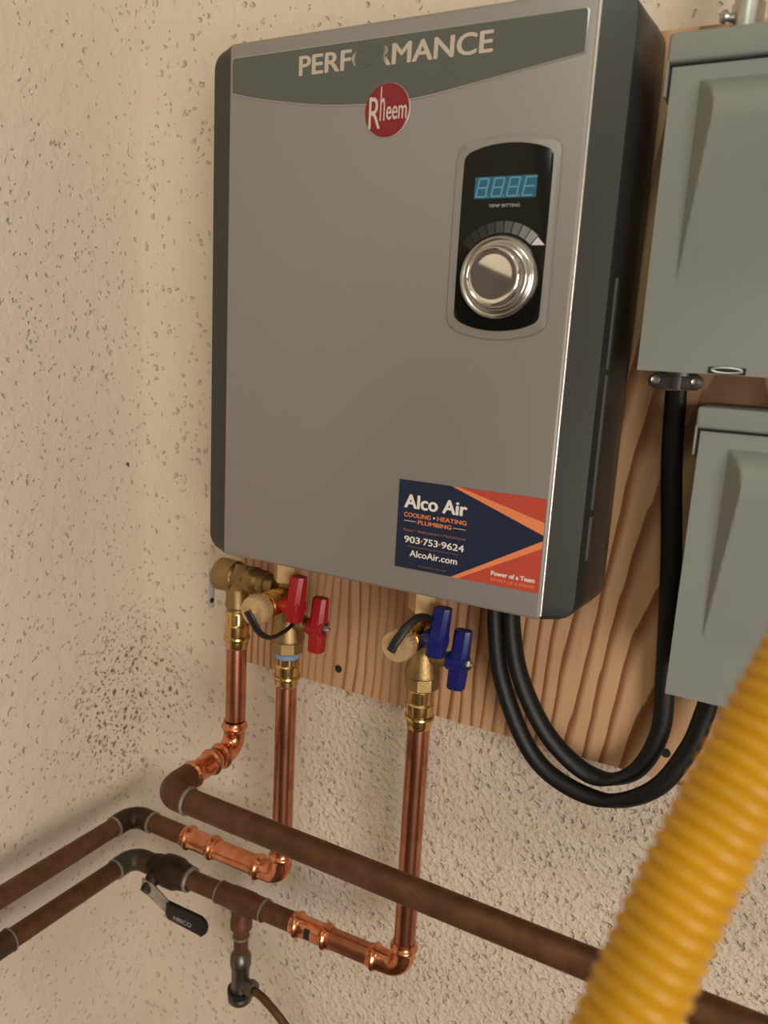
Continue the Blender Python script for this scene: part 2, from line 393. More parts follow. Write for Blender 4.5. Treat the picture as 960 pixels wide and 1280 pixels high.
# control panel
px0, pc = .0357, .4857
def panel_poly(g=0.0):
    pr = [(px0 + g, .031), (px0 + g, .1425), (px0 + g - .001, .1475 + g), (.0285 + g * .5, .1512 + g), (.015, .1545 + g), (0, .1556 + g)]
    top = pr + [(-x, z) for x, z in pr[::-1][1:]]
    lo = [(-px0 - g, .031), (-px0 - g + .001, .0255 - g), (-.0275 - g * .5, .0212 - g), (-.015, .0177 - g), (0, .0165 - g)]
    full = top[:-1] + lo + [(-x, z) for x, z in lo[::-1][1:-1]]
    return [(pc + v.x, v.y) for v in chaikin([Vector(p) for p in full], 2)]
obj('control_bezel', plate(bmesh.new(), panel_poly(.0062), YF - .0016, YF + .002, .0014), 'silver', wh, label='raised silver surround')
cp = obj('control_panel', plate(bmesh.new(), panel_poly(0), YF - .0020, YF + .001, .0003), 'gloss', wh, label='glossy black control panel')
yp = YF - .0020
dsp = obj('display', box(bmesh.new(), .4606, .5103, yp - .0003, yp + .0008, .1158, .1316), 'lcd', cp, 0, label='teal backlit digital display')
def segbox(bm, a, b2, w):
    a, b2 = Vector(a), Vector(b2); d = (b2 - a).normalized(); n = Vector((-d.y, d.x)) * w / 2
    q = [a - n, a + d * w * .5 * 0 - n * 0 - d * w * .4, a + n, b2 + n, b2 + d * w * .4, b2 - n]
    q = [a - d * w * .45, a + n, b2 + n, b2 + d * w * .45, b2 - n, a - n]
    plate(bm, [(p.x, p.y) for p in q], yp - .0005, yp - .0002)
for i, code in enumerate(('abcdefg', 'abcdefg', 'abcdefg', 'adefg')):
    x0 = .4632 + i * .0125; w, z0, zm, z1, sl = .0078, .1172, .1237, .1302, .0011
    P = dict(a=((x0 + sl, z1), (x0 + w + sl, z1)), d=((x0 - sl, z0), (x0 + w - sl, z0)), g=((x0, zm), (x0 + w, zm)),
             f=((x0, zm), (x0 + sl, z1)), e=((x0 - sl, z0), (x0, zm)), b=((x0 + w, zm), (x0 + w + sl, z1)), c=((x0 + w - sl, z0), (x0 + w, zm)))
    bm = bmesh.new()
    for ch in code: segbox(bm, *P[ch], .0011)
    if i < 3: plate(bm, [(x0 + w + .0002, z0 - .0005), (x0 + w + .0014, z0 - .0005), (x0 + w + .0014, z0 + .0006), (x0 + w + .0002, z0 + .0006)], yp - .0005, yp - .0002)
    obj('digit', bm, 'seg', dsp, 0)
lettering('TEMP SETTING', .4733, .4982, .1093, .1115, yp, 'print', cp, .01)
kc = Vector((.4864, yp, .0571))
for i in range(10):
    a0 = math.radians(141 - i * 10.5); a1 = math.radians(141 - (i + 1) * 10.5 + 1.2)
    r0, r1 = .0335, .0420
    if i == 9: q = [(math.hypot(a, b4), math.atan2(b4, a)) for a, b4 in ((.0236, .0242), (.0283, .0300), (.0341, .0241))]
    else: q = [(r0, a0), (r1, a0), (r1, (a0 + a1) / 2), (r1, a1), (r0, a1), (r0, (a0 + a1) / 2)]
    v = (.012, .016, .022, .035, .055, .085, .13, .2, .3, .7)[i]
    obj('scale_mark', plate(bmesh.new(), [(kc.x + r * math.cos(a), kc.z + r * math.sin(a)) for r, a in q], yp - .0003, yp + .0004), mat('scale_grey', (v, v, v), .4), cp, 0)
kb = obj('dial_ring', lathe(bmesh.new(), kc, -Y, [(0, .0316), (.003, .0316), (.0055, .0306), (.0066, .0288), (.0060, .0268), (.0042, .0252), (.0042, .020)], 64), 'satin', cp, label='satin silver dial ring')
obj('dial_knob', lathe(bmesh.new(), kc + Vector((-.0006, 0, 0)), -Y, [(.004, .0242), (.0125, .0222), (.0138, .0214), (.0142, .0205), (.0138, .0198), (.0136, .0192), (.0139, .0150), (.01415, .0100), (.0143, .0050), (.01435, .0001)], 64), 'chrome', cp, label='mirror chrome dial face')

# sticker
st = obj('sticker', box(bmesh.new(), .4098, .5408, YF - .00045, YF + .0005, -.1890, -.1110), 'navy', wh, 0, label='navy and red plumbing company sticker')
ys = YF - .00045
for poly, m_, d_, lb_ in (([(.4591, -.1110), (.4655, -.1110), (.5408, -.1302), (.5408, -.1406)], 'orange_ink', .00006, 'orange stripe'),
                           ([(.4655, -.1110), (.5408, -.1110), (.5408, -.1302)], 'red_ink', .00006, 'red corner'),
                           ([(.4640, -.1890), (.4705, -.1890), (.5408, -.1513), (.5408, -.1452)], 'orange_ink', .00006, 'orange stripe'),
                           ([(.4705, -.1890), (.5408, -.1890), (.5408, -.1513)], 'red_ink', .00006, 'red corner')):
    obj('print_block', plate(bmesh.new(), poly, ys - d_, ys + .0002), m_, st, 0, label=lb_)
yt = ys - .00016
lettering('Alco Air', .4158, .4745, -.1353, -.1230, yt, 'white_ink', st, .035, th=.00008)
lettering('COOLING', .4162, .4418, -.1430, -.1390, yt, 'orange_ink', st, .025, th=.00008)
lettering('HEATING', .4478, .4747, -.1426, -.1387, yt, 'orange_ink', st, .025, th=.00008)
obj('bullet', lathe(bmesh.new(), (.4448, yt, -.1408), -Y, [(0, .0009), (.0001, .0009)], 12), 'white_ink', st, 0)
lettering('PLUMBING', .4298, .4614, -.1484, -.1446, yt, 'orange_ink', st, .025, th=.00008)
for a, b2, z in ((.4165, .4284, -.1465), (.4630, .4746, -.1465), (.4209, .4704, -.1689)):
    obj('rule_line', box(bmesh.new(), a, b2, yt - .00008, yt, z - .00018, z + .00018), 'tan_ink' if z < -.16 else 'white_ink', st, 0)
lettering('Repair \u2022 Replacement \u2022 Maintenance', .4167, .4746, -.1564, -.1532, yt, 'tan_ink', st, .0, th=.00008)
for s, a, b2 in (('903', .4178, .4330), ('753', .4360, .4500), ('9624', .4531, .4741)):
    lettering(s, a, b2, -.1658, -.1598, yt, 'white_ink', st, .02, th=.00008)
for x in (.4345, .4515): obj('bullet', lathe(bmesh.new(), (x, yt, -.1628), -Y, [(0, .0009), (.0001, .0009)], 12), 'orange_ink', st, 0)
lettering('AlcoAir.com', .4238, .4688, -.1778, -.1719, yt, 'white_ink', st, .02, th=.00008)
lettering('#TACLA024932 \u2022 MPL #2484', .4323, .4595, -.1858, -.1846, yt, 'tan_ink', st, .0, th=.00008)
lettering('Power of a Team', .4997, .5372, -.1808, -.1768, yt, 'white_ink', st, .035, th=.00008)
lettering('EFFORT OF A FRIEND', .4998, .5372, -.1856, -.1830, yt, 'orange_ink', st, .015, th=.00008)

# ------------------------------------------------------------------ service valves
def service_valve(name, x, label, color, strap_pts):
    y = -.07
    t = thing(name, (x, y, -.316), label, 'valve')
    obj('union_nut', lathe(bmesh.new(), (x, y, -.2400), Z, [(0, .0150), (.0015, .0175), (.0235, .0175), (.0255, .0155), (.0275, .013)], 6, .3), 'brass_pale', t, 20)
    obj('valve_body', lathe(bmesh.new(), (x, y, -.3035), Z, [(0, .0160), (.001, .0174), (.0035, .0174), (.022, .0128), (.026, .0128), (.032, .0155), (.046, .0158), (.053, .0140), (.058, .0118), (.066, .0118)], 32), 'brass_cast', t, 25)
    obj('collar_nut', lathe(bmesh.new(), (x, y, -.3165), Z, [(0, .0158), (.0012, .0170), (.0125, .0172), (.0135, .016)], 8, .2), 'brass_cast', t, 20)
    # drain port towards the viewer with its cap
    zp = -.2560
    obj('drain_port', lathe(bmesh.new(), (x, y - .006, zp), -Y, [(0, .0125), (.022, .0125), (.0225, .0145), (.0345, .0145), (.035, .0118), (.046, .0118)], 6, .5), 'brass', t, 20)
    obj('drain_thread', lathe(bmesh.new(), (x, y - .008, zp), -Y, [(0, .0135), (.012, .0122), (.040, .0118), (.050, .0118)], 28), 'brass', t)
    cap = obj('drain_cap', lathe(bmesh.new(), (x, y - .047, zp), -Y, [(0, .0138), (.001, .0145), (.0125, .0145), (.0145, .0136), (.0150, .0134), (.0152, .0001)], 40), 'brass_pale', t, 30)
    for k in range(26):
        a = 2 * math.pi * k / 26
        obj('knurl', lathe(bmesh.new(), (x + .0143 * math.cos(a), y - .049, zp + .0143 * math.sin(a)), -Y, [(0, .0009), (.009, .0009)], 6), 'brass_pale', cap, 0)
    obj('pin', lathe(bmesh.new(), (x, y - .0615, zp), -Y, [(0, .0032), (.0045, .0032), (.0052, .0024), (.0053, .0001)], 16), 'brass_pale', cap)
    sp = catmull([(x + a, y + b - .013, zp + c) for a, b, c in strap_pts], 6)
    n = len(sp); mj = [(Vector((.8, 0, .5)) if color == 'red' else Vector((.7, 0, -.7))).lerp(Vector((.5, -.5, .3)), i / (n - 1)) for i in range(n)]
    obj('cap_strap', sweep(bmesh.new(), sp, .0042 if color == 'blue' else .0046, 12, True, mj, .6 if color == 'blue' else .45), 'rubber', t, label='black rubber cap strap')
    # stems and the two plastic handles
    def handle(hx, hy, hz, up, down, wx, wy, lean, nut):
        bm = bmesh.new()
        lathe(bm, (hx - wx * .5 - .004, hy, hz), X, [(0, .0075), (.002, .0092), (wx + .003, .0098), (wx + .004, .0085)], 24)
        secs = [(-down, .75), (-down + .002, .85), (-.004, 1.0), (.006, 1.0), (up - .003, .72), (up, .62)]
        prev = None
        for dz, k in secs:
            cx = hx + lean * dz; h = wy * k
            ring = [bm.verts.new((cx + sx * wx * .5 * (1 if abs(sx) else 1) * (.92 + .08 * k), hy + sy * h, hz + dz)) for sx, sy in ((-1, -.55), (-.55, -1), (.55, -1), (1, -.55), (1, .55), (.55, 1), (-.55, 1), (-1, .55))]
            if prev:
                for q in range(8): bm.faces.new((prev[q], prev[(q + 1) % 8], ring[(q + 1) % 8], ring[q]))
            else: bm.faces.new(ring)
            prev = ring
        bm.faces.new(prev)
        h = obj('handle', bm, color, t, 28, label=('red' if color == 'red' else 'blue') + ' plastic handle')
        if nut:
            ex = hx + wx * .5
            obj('washer', lathe(bmesh.new(), (ex - .0005, hy, hz), X, [(0, .0062), (.0014, .0062)], 24), 'chr_old', h)
            obj('nut', lathe(bmesh.new(), (ex + .0005, hy, hz), X, [(0, .0048), (.003, .0048), (.0034, .0042)], 6), 'chrome', h, 20)
            obj('stud', lathe(bmesh.new(), (ex + .002, hy, hz), X, [(0, .0022), (.0035, .0022), (.0040, .0016)], 12), 'galv', h)
            lettering('3/4', hx - .003, hx + .003, hz + .013, hz + .019, hy - wy * .93, 'print', h, 0) if False else None
    obj('stem', lathe(bmesh.new(), (x + .008, y, -.2825), X, [(0, .0098), (.012, .0090), (.013, .0075), (.024, .0075)], 20), 'brass_cast', t)
    handle(x + .0365, y, -.2825, .0320, .0260, .0160, .0085, .06, True)
    obj('stem', lathe(bmesh.new(), (x + .006, y - .022, -.2575), X, [(0, .0085), (.008, .0080), (.0085, .0062), (.014, .0062)], 20), 'brass', t)
    handle(x + .0225, y - .022, -.2575, .032, .0150, .0160, .0095, .10, False)
    return t
XH, XCW = .2693, .4245
service_valve('isolation_valve', XH, 'brass service valve with red handles under the heater', 'red',
              [(-.001, -.0555, .002), (.003, -.054, -.006), (.007, -.047, -.020), (.012, -.036, -.028), (.017, -.022, -.026), (.019, -.006, -.020), (.012, .010, -.014)])
service_valve('isolation_valve', XCW, 'brass service valve with blue handles under the heater', 'blue',
              [(-.001, -.0555, -.002), (.003, -.053, .008), (.009, -.045, .020), (.014, -.032, .026), (.016, -.018, .022), (.014, -.004, .012)])

# ------------------------------------------------------------------ relief valve
XD = .2025
rv = thing('pressure_relief_valve', (XD, -.07, -.286), 'brass pressure relief valve left of the red-handled valve', 'valve')
obj('valve_body', lathe(bmesh.new(), (.2525, -.07, -.2485), -X, [(0, .0100), (.010, .0105), (.011, .0125), (.015, .0135), (.019, .0125), (.020, .0135), (.026, .0148), (.031, .0150), (.034, .0140), (.040, .0140)], 32), 'brass_cast', rv)
obj('hex_section', lathe(bmesh.new(), (.2175, -.07, -.2485), -X, [(0, .0145), (.001, .0160), (.015, .0160), (.016, .0150)], 6, .25), 'brass_cast', rv, 20)
obj('end_bonnet', lathe(bmesh.new(), (.2035, -.07, -.2485), -X, [(0, .0148), (.002, .0160), (.0025, .0170), (.020, .0176), (.0235, .0176), (.0245, .0166), (.0246, .0001)], 36), 'brass_cast', rv, 30)
obj('outlet', lathe(bmesh.new(), (XD, -.07, -.2530), -Z, [(0, .0125), (.020, .0120), (.024, .0128), (.028, .0128), (.030, .0110), (.034, .0110)], 28), 'brass_cast', rv)
bm = bmesh.new(); box(bm, .1690, .1705, -.0790, -.0690, -.2890, -.2480, .0005)
lv = obj('test_lever', bm, 'lever', rv, 30, label='thin galvanised test lever')
obj('lever_pin', lathe(bmesh.new(), (.1685, -.074, -.280), X, [(0, .0028), (.0032, .0028)], 12), 'gap', lv)
obj('lever_pin', lathe(bmesh.new(), (.1655, -.07, -.2485), X, [(0, .003), (.016, .003)], 12), 'galv', lv)

# ------------------------------------------------------------------ pipe runs
RP = .0111
def adapter(parent, x, y, ztop, zbot, tape=False):
    L = ztop - zbot
    p = [(0, .0118), (L * .04, .0126), (L * .34, .0126), (L * .38, .0135), (L * .62, .0130), (L * .66, .0128), (L * .68, .0142), (L * .73, .0146), (L * .78, .0140), (L * .80, .0126), (L * .96, .0124), (L, .0116)]
    a = obj('press_adapter', lathe(bmesh.new(), (x, y, ztop), -Z, p, 32), 'brass', parent, 26, label='polished brass press adapter')
    obj('hex_band', lathe(bmesh.new(), (x, y, ztop - L * .05), -Z, [(0, .0132), (L * .27, .0132)], 8, .2), 'brass', a, 15)
    if tape: obj('seal_tape', lathe(bmesh.new(), (x, y, ztop + .0015), -Z, [(0, .0122), (.0015, .0137), (.006, .0135), (.0075, .0125)], 24), 'blue_tape', a, label='blue thread sealing tape')
    return a
ENDB = [(0, .0121), (.0025, .0123), (.0040, .0128), (.0052, .0142), (.0068, .0147), (.0084, .0142), (.0096, .0126), (.0125, .0120)]
def coupling(parent, o, d, L, m='copper_fit', stop=False):
    p = ENDB + [(L / 2 - .0008, .0119), (L / 2, .0117)] + [(L - t, r) for t, r in ENDB[::-1]]
    c = obj('press_coupling', lathe(bmesh.new(), o, d, p, 32), m, parent, 50, label='bright copper press coupling')
    return c
def press_elbow(parent, c, da, db, R=.018, la=.020, lb=.020):
    da, db, c = Vector(da).normalized(), Vector(db).normalized(), Vector(c)
    cp_ = corner_path(c, da, db, R, 0, 0, 14)[1:-1]; pts, rad = [], []
    for t, r in ENDB: pts.append(c + da * (R + la - t)); rad.append(r)
    for p in cp_: pts.append(p); rad.append(.0119)
    for t, r in ENDB[::-1]: pts.append(c + db * (R + lb - t)); rad.append(r)
    return obj('press_elbow', sweep(bmesh.new(), pts, rad, 32), 'copper_fit', parent, 50, label='bright copper press elbow')
def tube(parent, a, b2, m='copper', r=RP, name='copper_tube', label=None):
    a, b2 = Vector(a), Vector(b2)
    return obj(name, lathe(bmesh.new(), a, b2 - a, [(0, r), ((b2 - a).length, r)], 32), m, parent, 50, label=label)
def solder(parent, o, d, r=.0125, w=.0028):
    return obj('solder_ring', lathe(bmesh.new(), Vector(o) - Vector(d).normalized() * w / 2, d, [(0, r - .0012), (w * .3, r), (w * .7, r + .0001), (w, r - .0014)], 28), 'solder', parent, label='grey ring of solder')
def old_elbow(parent, c, da, db, m='old', R=.017, la=.014, lb=.014, r=.0128):
    return obj('sweat_elbow', sweep(bmesh.new(), corner_path(c, da, db, R, la, lb, 12), r, 28), m, parent, 50, label='tarnished copper elbow')

# discharge line: down from the relief valve, out towards the room and off to the right
dp = thing('discharge_pipe', (XD, -.12, -.446), 'pipe from relief valve turning into long brown pipe crossing in front', 'pipe')
adapter(dp, XD, -.07, -.2855, -.3275)
tube(dp, (XD, -.07, -.324), (XD, -.07, -.412), label='shiny new copper tube')
ZD, YD = -.447, -.178
press_elbow(dp, (XD - .001, -.07, ZD), Z, -Y, .017, .016, .012)
tube(dp, (XD - .001, -.094, ZD), (XD - .001, -.150, ZD), 'old')
coupling(dp, (XD - .001, -.1015, ZD), -Y, .043)
old_elbow(dp, (XD - .001, YD, ZD), Y, X, 'old', .019, .016, .010, .0136)
solder(dp, (XD + .029, YD, ZD), X, .0142, .004)
tube(dp, (XD + .026, YD, ZD), (2.598, YD, ZD - .010), 'old', .0124, 'brown_tube', 'long oxidised brown tube')

# hot line
hp = thing('hot_water_pipe', (XH, -.07, -.583), 'copper pipe from red valve with upper brown pipe along left wall', 'pipe')
adapter(hp, XH, -.07, -.317, -.3545, True)
tube(hp, (XH, -.07, -.351), (XH + .0005, -.07, -.555), label='shiny new copper tube')
ZH = -.5825
press_elbow(hp, (XH + .0005, -.07, ZH), Z, -X, .017, .016, .020)
XK = .0475
dx = lambda x: ZH - (XH - x) * .008
tube(hp, (.236, -.07, dx(.236)), (XK + .02, -.07, dx(XK + .02)), 'old', RP, 'brown_tube')
tube(hp, (.232, -.07, dx(.232)), (.180, -.07, dx(.18)), 'copper_fit', .0112)
coupling(hp, (.1800, -.07, dx(.18)), -X, .049)
zk = dx(XK)
old_elbow(hp, (XK, -.07, zk), X, -Y, 'old_dark', .018, .012, .012)
solder(hp, (XK + .031, -.07, zk), X, .0130); solder(hp, (XK, -.101, zk), -Y, .0130)
tube(hp, (XK, -.098, zk), (XK, -.715, zk + .018), 'old', RP, 'brown_tube')
old_elbow(hp, (XK, -.74, zk + .018), Y, -Z, 'old'); tube(hp, (XK, -.74, zk - .01), (XK, -.74, -1.5), 'old', RP, 'brown_tube')

# cold line
XV = XCW + .0005
cw = thing('cold_water_pipe', (XV, -.07, -.63), 'copper pipe from blue valve with lower brown pipe and tee', 'pipe')
adapter(cw, XCW, -.07, -.317, -.3575)
tube(cw, (XCW, -.07, -.354), (XV, -.07, -.602), label='shiny new copper tube')
ZCW = -.6290
dc = lambda x: ZCW - (XV - x) * .036
press_elbow(cw, (XV, -.07, ZCW), Z, (-1, 0, -.036), .017, .016, .022)
tube(cw, (.390, -.07, dc(.39)), (.335, -.07, dc(.335)), 'copper')
coupling(cw, (.3385, -.07, dc(.3385)), (-1, 0, -.036), .050)
tube(cw, (.297, -.07, dc(.297)), (.242, -.07, dc(.242)), 'old', RP, 'brown_tube')
tee = obj('tee', lathe(bmesh.new(), (.250, -.07, dc(.25)), (-1, 0, -.036), [(0, .0128), (.016, .0128), (.020, .0138), (.046, .0138), (.050, .0128), (.066, .0128)], 28), 'old', cw, 50, label='brown copper tee')
XT = .2165
lathe(b := bmesh.new(), (XT, -.07, dc(XT)), -Z, [(0, .0125), (.022, .0118), (.024, .0128), (.034, .0128), (.0345, .0112)], 28); obj('tee_branch', b, 'old', tee, 50)
solder(cw, (.2485, -.07, dc(.2485)), X, .0134); solder(cw, (.1845, -.07, dc(.1845)), X, .0134)
tube(cw, (.187, -.07, dc(.187)), (.1420, -.07, dc(.142)), 'old', RP, 'brown_tube')
zv = dc(XK)
old_elbow(cw, (XK, -.07, zv), X, -Y, 'old_green', .018, .0128, .012)
solder(cw, (XK, -.1005, zv), -Y, .0130)
tube(cw, (XK, -.098, zv), (XK, -.250, zv + .006), 'old', RP, 'brown_tube')
obj('sweat_coupling', lathe(bmesh.new(), (XK, -.246, zv + .006), (0, -1, .04), [(0, .0126), (.06, .0126)], 28), 'old_green', cw, 50)
solder(cw, (XK, -.247, zv + .006), -Y, .0134)
tube(cw, (XK, -.30, zv + .008), (XK, -.625, zv + .020), 'old', RP, 'brown_tube')
old_elbow(cw, (XK, -.65, zv + .020), Y, -Z, 'old'); tube(cw, (XK, -.65, zv - .008), (XK, -.65, -1.5), 'old', RP, 'brown_tube')

# black size prints on the bright press fittings
def print_patch(parent, xa, xb, y, z, r, a0, a1):
    bm = bmesh.new(); prev = None
    for k in range(7):
        a = math.radians(a0 + (a1 - a0) * k / 6)
        ring = [bm.verts.new((x, y - rr * math.cos(a), z + rr * math.sin(a))) for x in (xa, xb) for rr in (r + .0002, r - .0006)]
        if prev:
            for i, j in ((0, 2), (2, 3), (3, 1), (1, 0)): bm.faces.new((prev[i], prev[j], ring[j], ring[i]))
        else: bm.faces.new([ring[i] for i in (0, 2, 3, 1)])
        prev = ring
    bm.faces.new([prev[i] for i in (0, 2, 3, 1)])
    obj('size_print', bm, 'gap', parent, 0, label='small black printed mark')
print_patch(cw, .3095, .3165, -.07, dc(.313), .0121, -18, 40)
print_patch(cw, .2935, .2960, -.07, dc(.2945), .0126, -5, 30)
print_patch(hp, .2350, .2400, -.07, ZH, .0122, -45, 5)
print_patch(hp, .1335, .1365, -.07, dx(.135), .0126, -40, 0)

# ball valve on the cold line
bx = .105; bz = dc(bx)
bv = thing('ball_valve', (bx, -.07, bz - .02), 'tarnished ball valve with black lever below the corner elbow', 'valve')
obj('valve_body', lathe(bmesh.new(), (.1415, -.07, dc(.1415)), (-1, 0, -.036), [(0, .0128), (.006, .0150), (.012, .0162), (.016, .0165), (.022, .0192), (.034, .0195), (.044, .0185), (.048, .0150), (.056, .0148), (.0625, .0130)], 28), 'old_dark', bv, 40)
solder(bv, (.1390, -.07, dc(.14)), X, .0152, .005)
hd = Vector((-.12, -.78, -.62)).normalized()
o0 = Vector((bx - .010, -.07, bz + .004))
obj('stem', lathe(bmesh.new(), o0 + hd * .014, hd, [(0, .0095), (.008, .0090), (.010, .0065), (.019, .0065)], 18), 'old_dark', bv)
obj('stem_nut', lathe(bmesh.new(), o0 + hd * .031, hd, [(0, .0062), (.004, .0062), (.005, .0052)], 6), 'chr_old', bv, 20)
def slab(poly3, n, th, m, name, parent, bev=0, label=None):
    bm = bmesh.new(); n = Vector(n).normalized() * th / 2
    f = [bm.verts.new(Vector(p) - n) for p in poly3]; b = [bm.verts.new(Vector(p) + n) for p in poly3]; k = len(f)
    fa = bm.faces.new(f); fb = bm.faces.new(b[::-1])
    for i in range(k): bm.faces.new((f[i], f[(i + 1) % k], b[(i + 1) % k], b[i]))
    if bev: bmesh.ops.bevel(bm, geom=list(fa.edges) + list(fb.edges), offset=bev, segments=2, profile=.5, affect='EDGES')
    return obj(name, bm, m, parent, 30, label)
pc0 = o0 + hd * .030
nrm = Vector((0.05, -.86, -.1)).normalized()
ux = Vector((.999, .05, -.03)).normalized(); uz = Vector((0, 0.1, .99)).normalized()
Pq = lambda a, b2: pc0 + ux * (a + (.012 if a > .015 else 0)) + uz * (b2 + .003)
slab([Pq(-.008, .007), Pq(.008, .006), Pq(.020, -.006), Pq(.028, -.014), Pq(.022, -.024), Pq(.010, -.014), Pq(-.007, -.008)], nrm, .002, 'galv', 'lever_plate', bv, .0003, 'bent galvanised lever plate')
gp = [(.020, -.008), (.070, -.0085), (.077, -.012), (.080, -.018), (.079, -.025), (.074, -.030), (.024, -.0275), (.020, -.024)]
gr = slab([Pq(*p) for p in gp], nrm, .006, 'rubber', 'lever_grip', bv, .0012, 'black vinyl lever grip')
me = text_mesh('NIBCO', .0); bm = bmesh.new(); bm.from_mesh(me); bpy.data.meshes.remove(me)
xs = [v.co.x for v in bm.verts]; ys_ = [v.co.y for v in bm.verts]; a_, b_, c_, d_ = min(xs), max(xs), min(ys_), max(ys_)
for v in bm.verts: v.co = Pq(.033 + (v.co.x - a_) / (b_ - a_) * .026, -.0240 + (v.co.y - c_) / (d_ - c_) * .005) + nrm * .00315
obj('lettering', bm, 'print', gr, 0)

# small stop valve hanging from the tee
zt0 = dc(XT)
sv = thing('stop_valve', (XT, -.07, zt0 - .136), 'small dull chrome stop valve hanging under the tee', 'valve')
obj('nipple', lathe(bmesh.new(), (XT, -.07, zt0 - .0352), -Z, [(0, .0095), (.012, .0092), (.0125, .0085), (.036, .0085)], 24), 'old', sv)
solder(sv, (XT, -.07, zt0 - .0465), -Z, .0102, .003)
obj('valve_body', lathe(bmesh.new(), (XT, -.07, zt0 - .067), -Z, [(0, .0085), (.005, .0122), (.017, .0126), (.021, .0108), (.044, .0104), (.050, .0116), (.052, .0116)], 24), 'chr_old', sv)
obj('packing_ring', lathe(bmesh.new(), (XT, -.07, zt0 - .117), -Z, [(0, .0125), (.001, .0150), (.007, .0150), (.008, .014)], 28), 'rubber', sv)
obj('end_cap', lathe(bmesh.new(), (XT, -.07, zt0 - .124), -Z, [(0, .0140), (.001, .0145), (.008, .0142), (.0115, .0110), (.012, .0001)], 28), 'chr_old', sv)
obj('side_outlet', lathe(bmesh.new(), (XT + .004, -.070, zt0 - .108), (1, -.15, 0), [(0, .0078), (.010, .0078), (.011, .0095), (.018, .0092), (.019, .006)], 20), 'chr_old', sv)
tp = catmull([(XT + .0235, -.0732, zt0 - .108), (XT + .04, -.075, zt0 - .111), (XT + .070, -.078, zt0 - .126), (XT + .098, -.082, zt0 - .150), (XT + .115, -.085, zt0 - .19), (XT + .120, -.086, zt0 - .30), (XT + .120, -.086, -1.497)], 8)
tag(obj('supply_tube', sweep(bmesh.new(), tp, .0047, 14), 'old', None, 50), 'thin brown copper tube leaving the small stop valve', 'pipe')

# ------------------------------------------------------------------ grey enclosures
def enclosure(name, x0, x1, z0, z1, hood, flange, xl, zt, zb, label, y0=-.0185, yf=-.100):
    t = thing(name, ((x0 + x1) / 2, y0, z0), label, 'electrical box')
    obj('back_box', box(bmesh.new(), x0 + .003, x1 - .003, yf + .006, y0, z0 + .001, z1 - .002, .001), 'grey', t, 30)
    # hood with its lip and side flange
    bm = bmesh.new(); box(bm, x0 - .0005, x1 + .0005, yf - .004, y0 - .0005, z1 - hood, z1, .0022, 3)
    h = obj('hood', bm, 'grey', t, 30, label='overhanging top hood')
    obj('hood_flange', box(bmesh.new(), x0 - .0005, x0 + .0008, yf - .0035, yf + .02, z1 - hood - flange, z1 - hood + .002, .0003), 'grey', h, 30)
    obj('seam', box(bmesh.new(), x0 + .0012, x1 - .0012, yf + .0015, yf + .008, z1 - hood - flange * 1.1, z1 - hood + .001), 'gap', t, 0)  # black strip filling the gap between hood and door
    # door: flat sheet with a tapered raised pressing
    bm = bmesh.new(); zd = z1 - hood - .0022; nx, nz = 40, 60
    xa = x0 + .0030; xb = x1 - .003
    def hgt(x, z):
        if z > zt or z < zb: return 0.0
        s = (zt - z) / (zt - zb); d = .0125 * min(1, (s / .16)) ** .8 * (1 - s) ** .8 if s < 1 else 0
        d = .0165 * (1 - (1 - min(1, s / .22)) ** 3.5) * (1 - max(0, (s - .20) / .80)) ** .95
        rampx = min(1, max(0, (x - xl) / .0125), 1)
        rampx2 = min(1, max(0, (xb - .018 - x) / .0135))
        return min(d, rampx * .0165, rampx2 * .0165)
    xs = [xa] + [xl - .004 + .022 * k / 16 for k in range(17)]
    xs += [xs[-1] + (xb - xs[-1]) * k / 14 for k in range(1, 15)]
    zs = [z0 + (zb - z0) * k / 4 for k in range(4)] + [zb + (zt - zb) * k / 60 for k in range(61)] + [zt + (zd - zt) * k / 3 for k in range(1, 4)]
    grid = [[bm.verts.new((x, yf - hgt(x, z), z)) for x in xs] for z in zs]
    for i in range(len(zs) - 1):
        for j in range(len(xs) - 1): bm.faces.new((grid[i][j], grid[i][j + 1], grid[i + 1][j + 1], grid[i + 1][j]))
    loop = [grid[0][j] for j in range(len(xs))] + [grid[i][-1] for i in range(1, len(zs))] + [grid[-1][j] for j in range(len(xs) - 2, -1, -1)] + [grid[i][0] for i in range(len(zs) - 2, 0, -1)]
    back = [bm.verts.new((v.co.x, yf + .006, v.co.z)) for v in loop]; n = len(loop)
    for i in range(n): bm.faces.new((loop[i], loop[(i + 1) % n], back[(i + 1) % n], back[i]))
    obj('door', bm, 'grey', t, 35, label='grey door with tapered raised pressing')
    return t
b1 = enclosure('electrical_enclosure', .5925, .790, -.0066, .2215, .0190, .0215, .6150, .1905, .0560, 'upper grey steel electrical box right of the heater')
b2 = enclosure('electrical_enclosure', .6425, .800, -.2530, -.0298, .0155, .0195, .6660, -.0585, -.2050, 'lower grey steel electrical box beside the yellow hose')
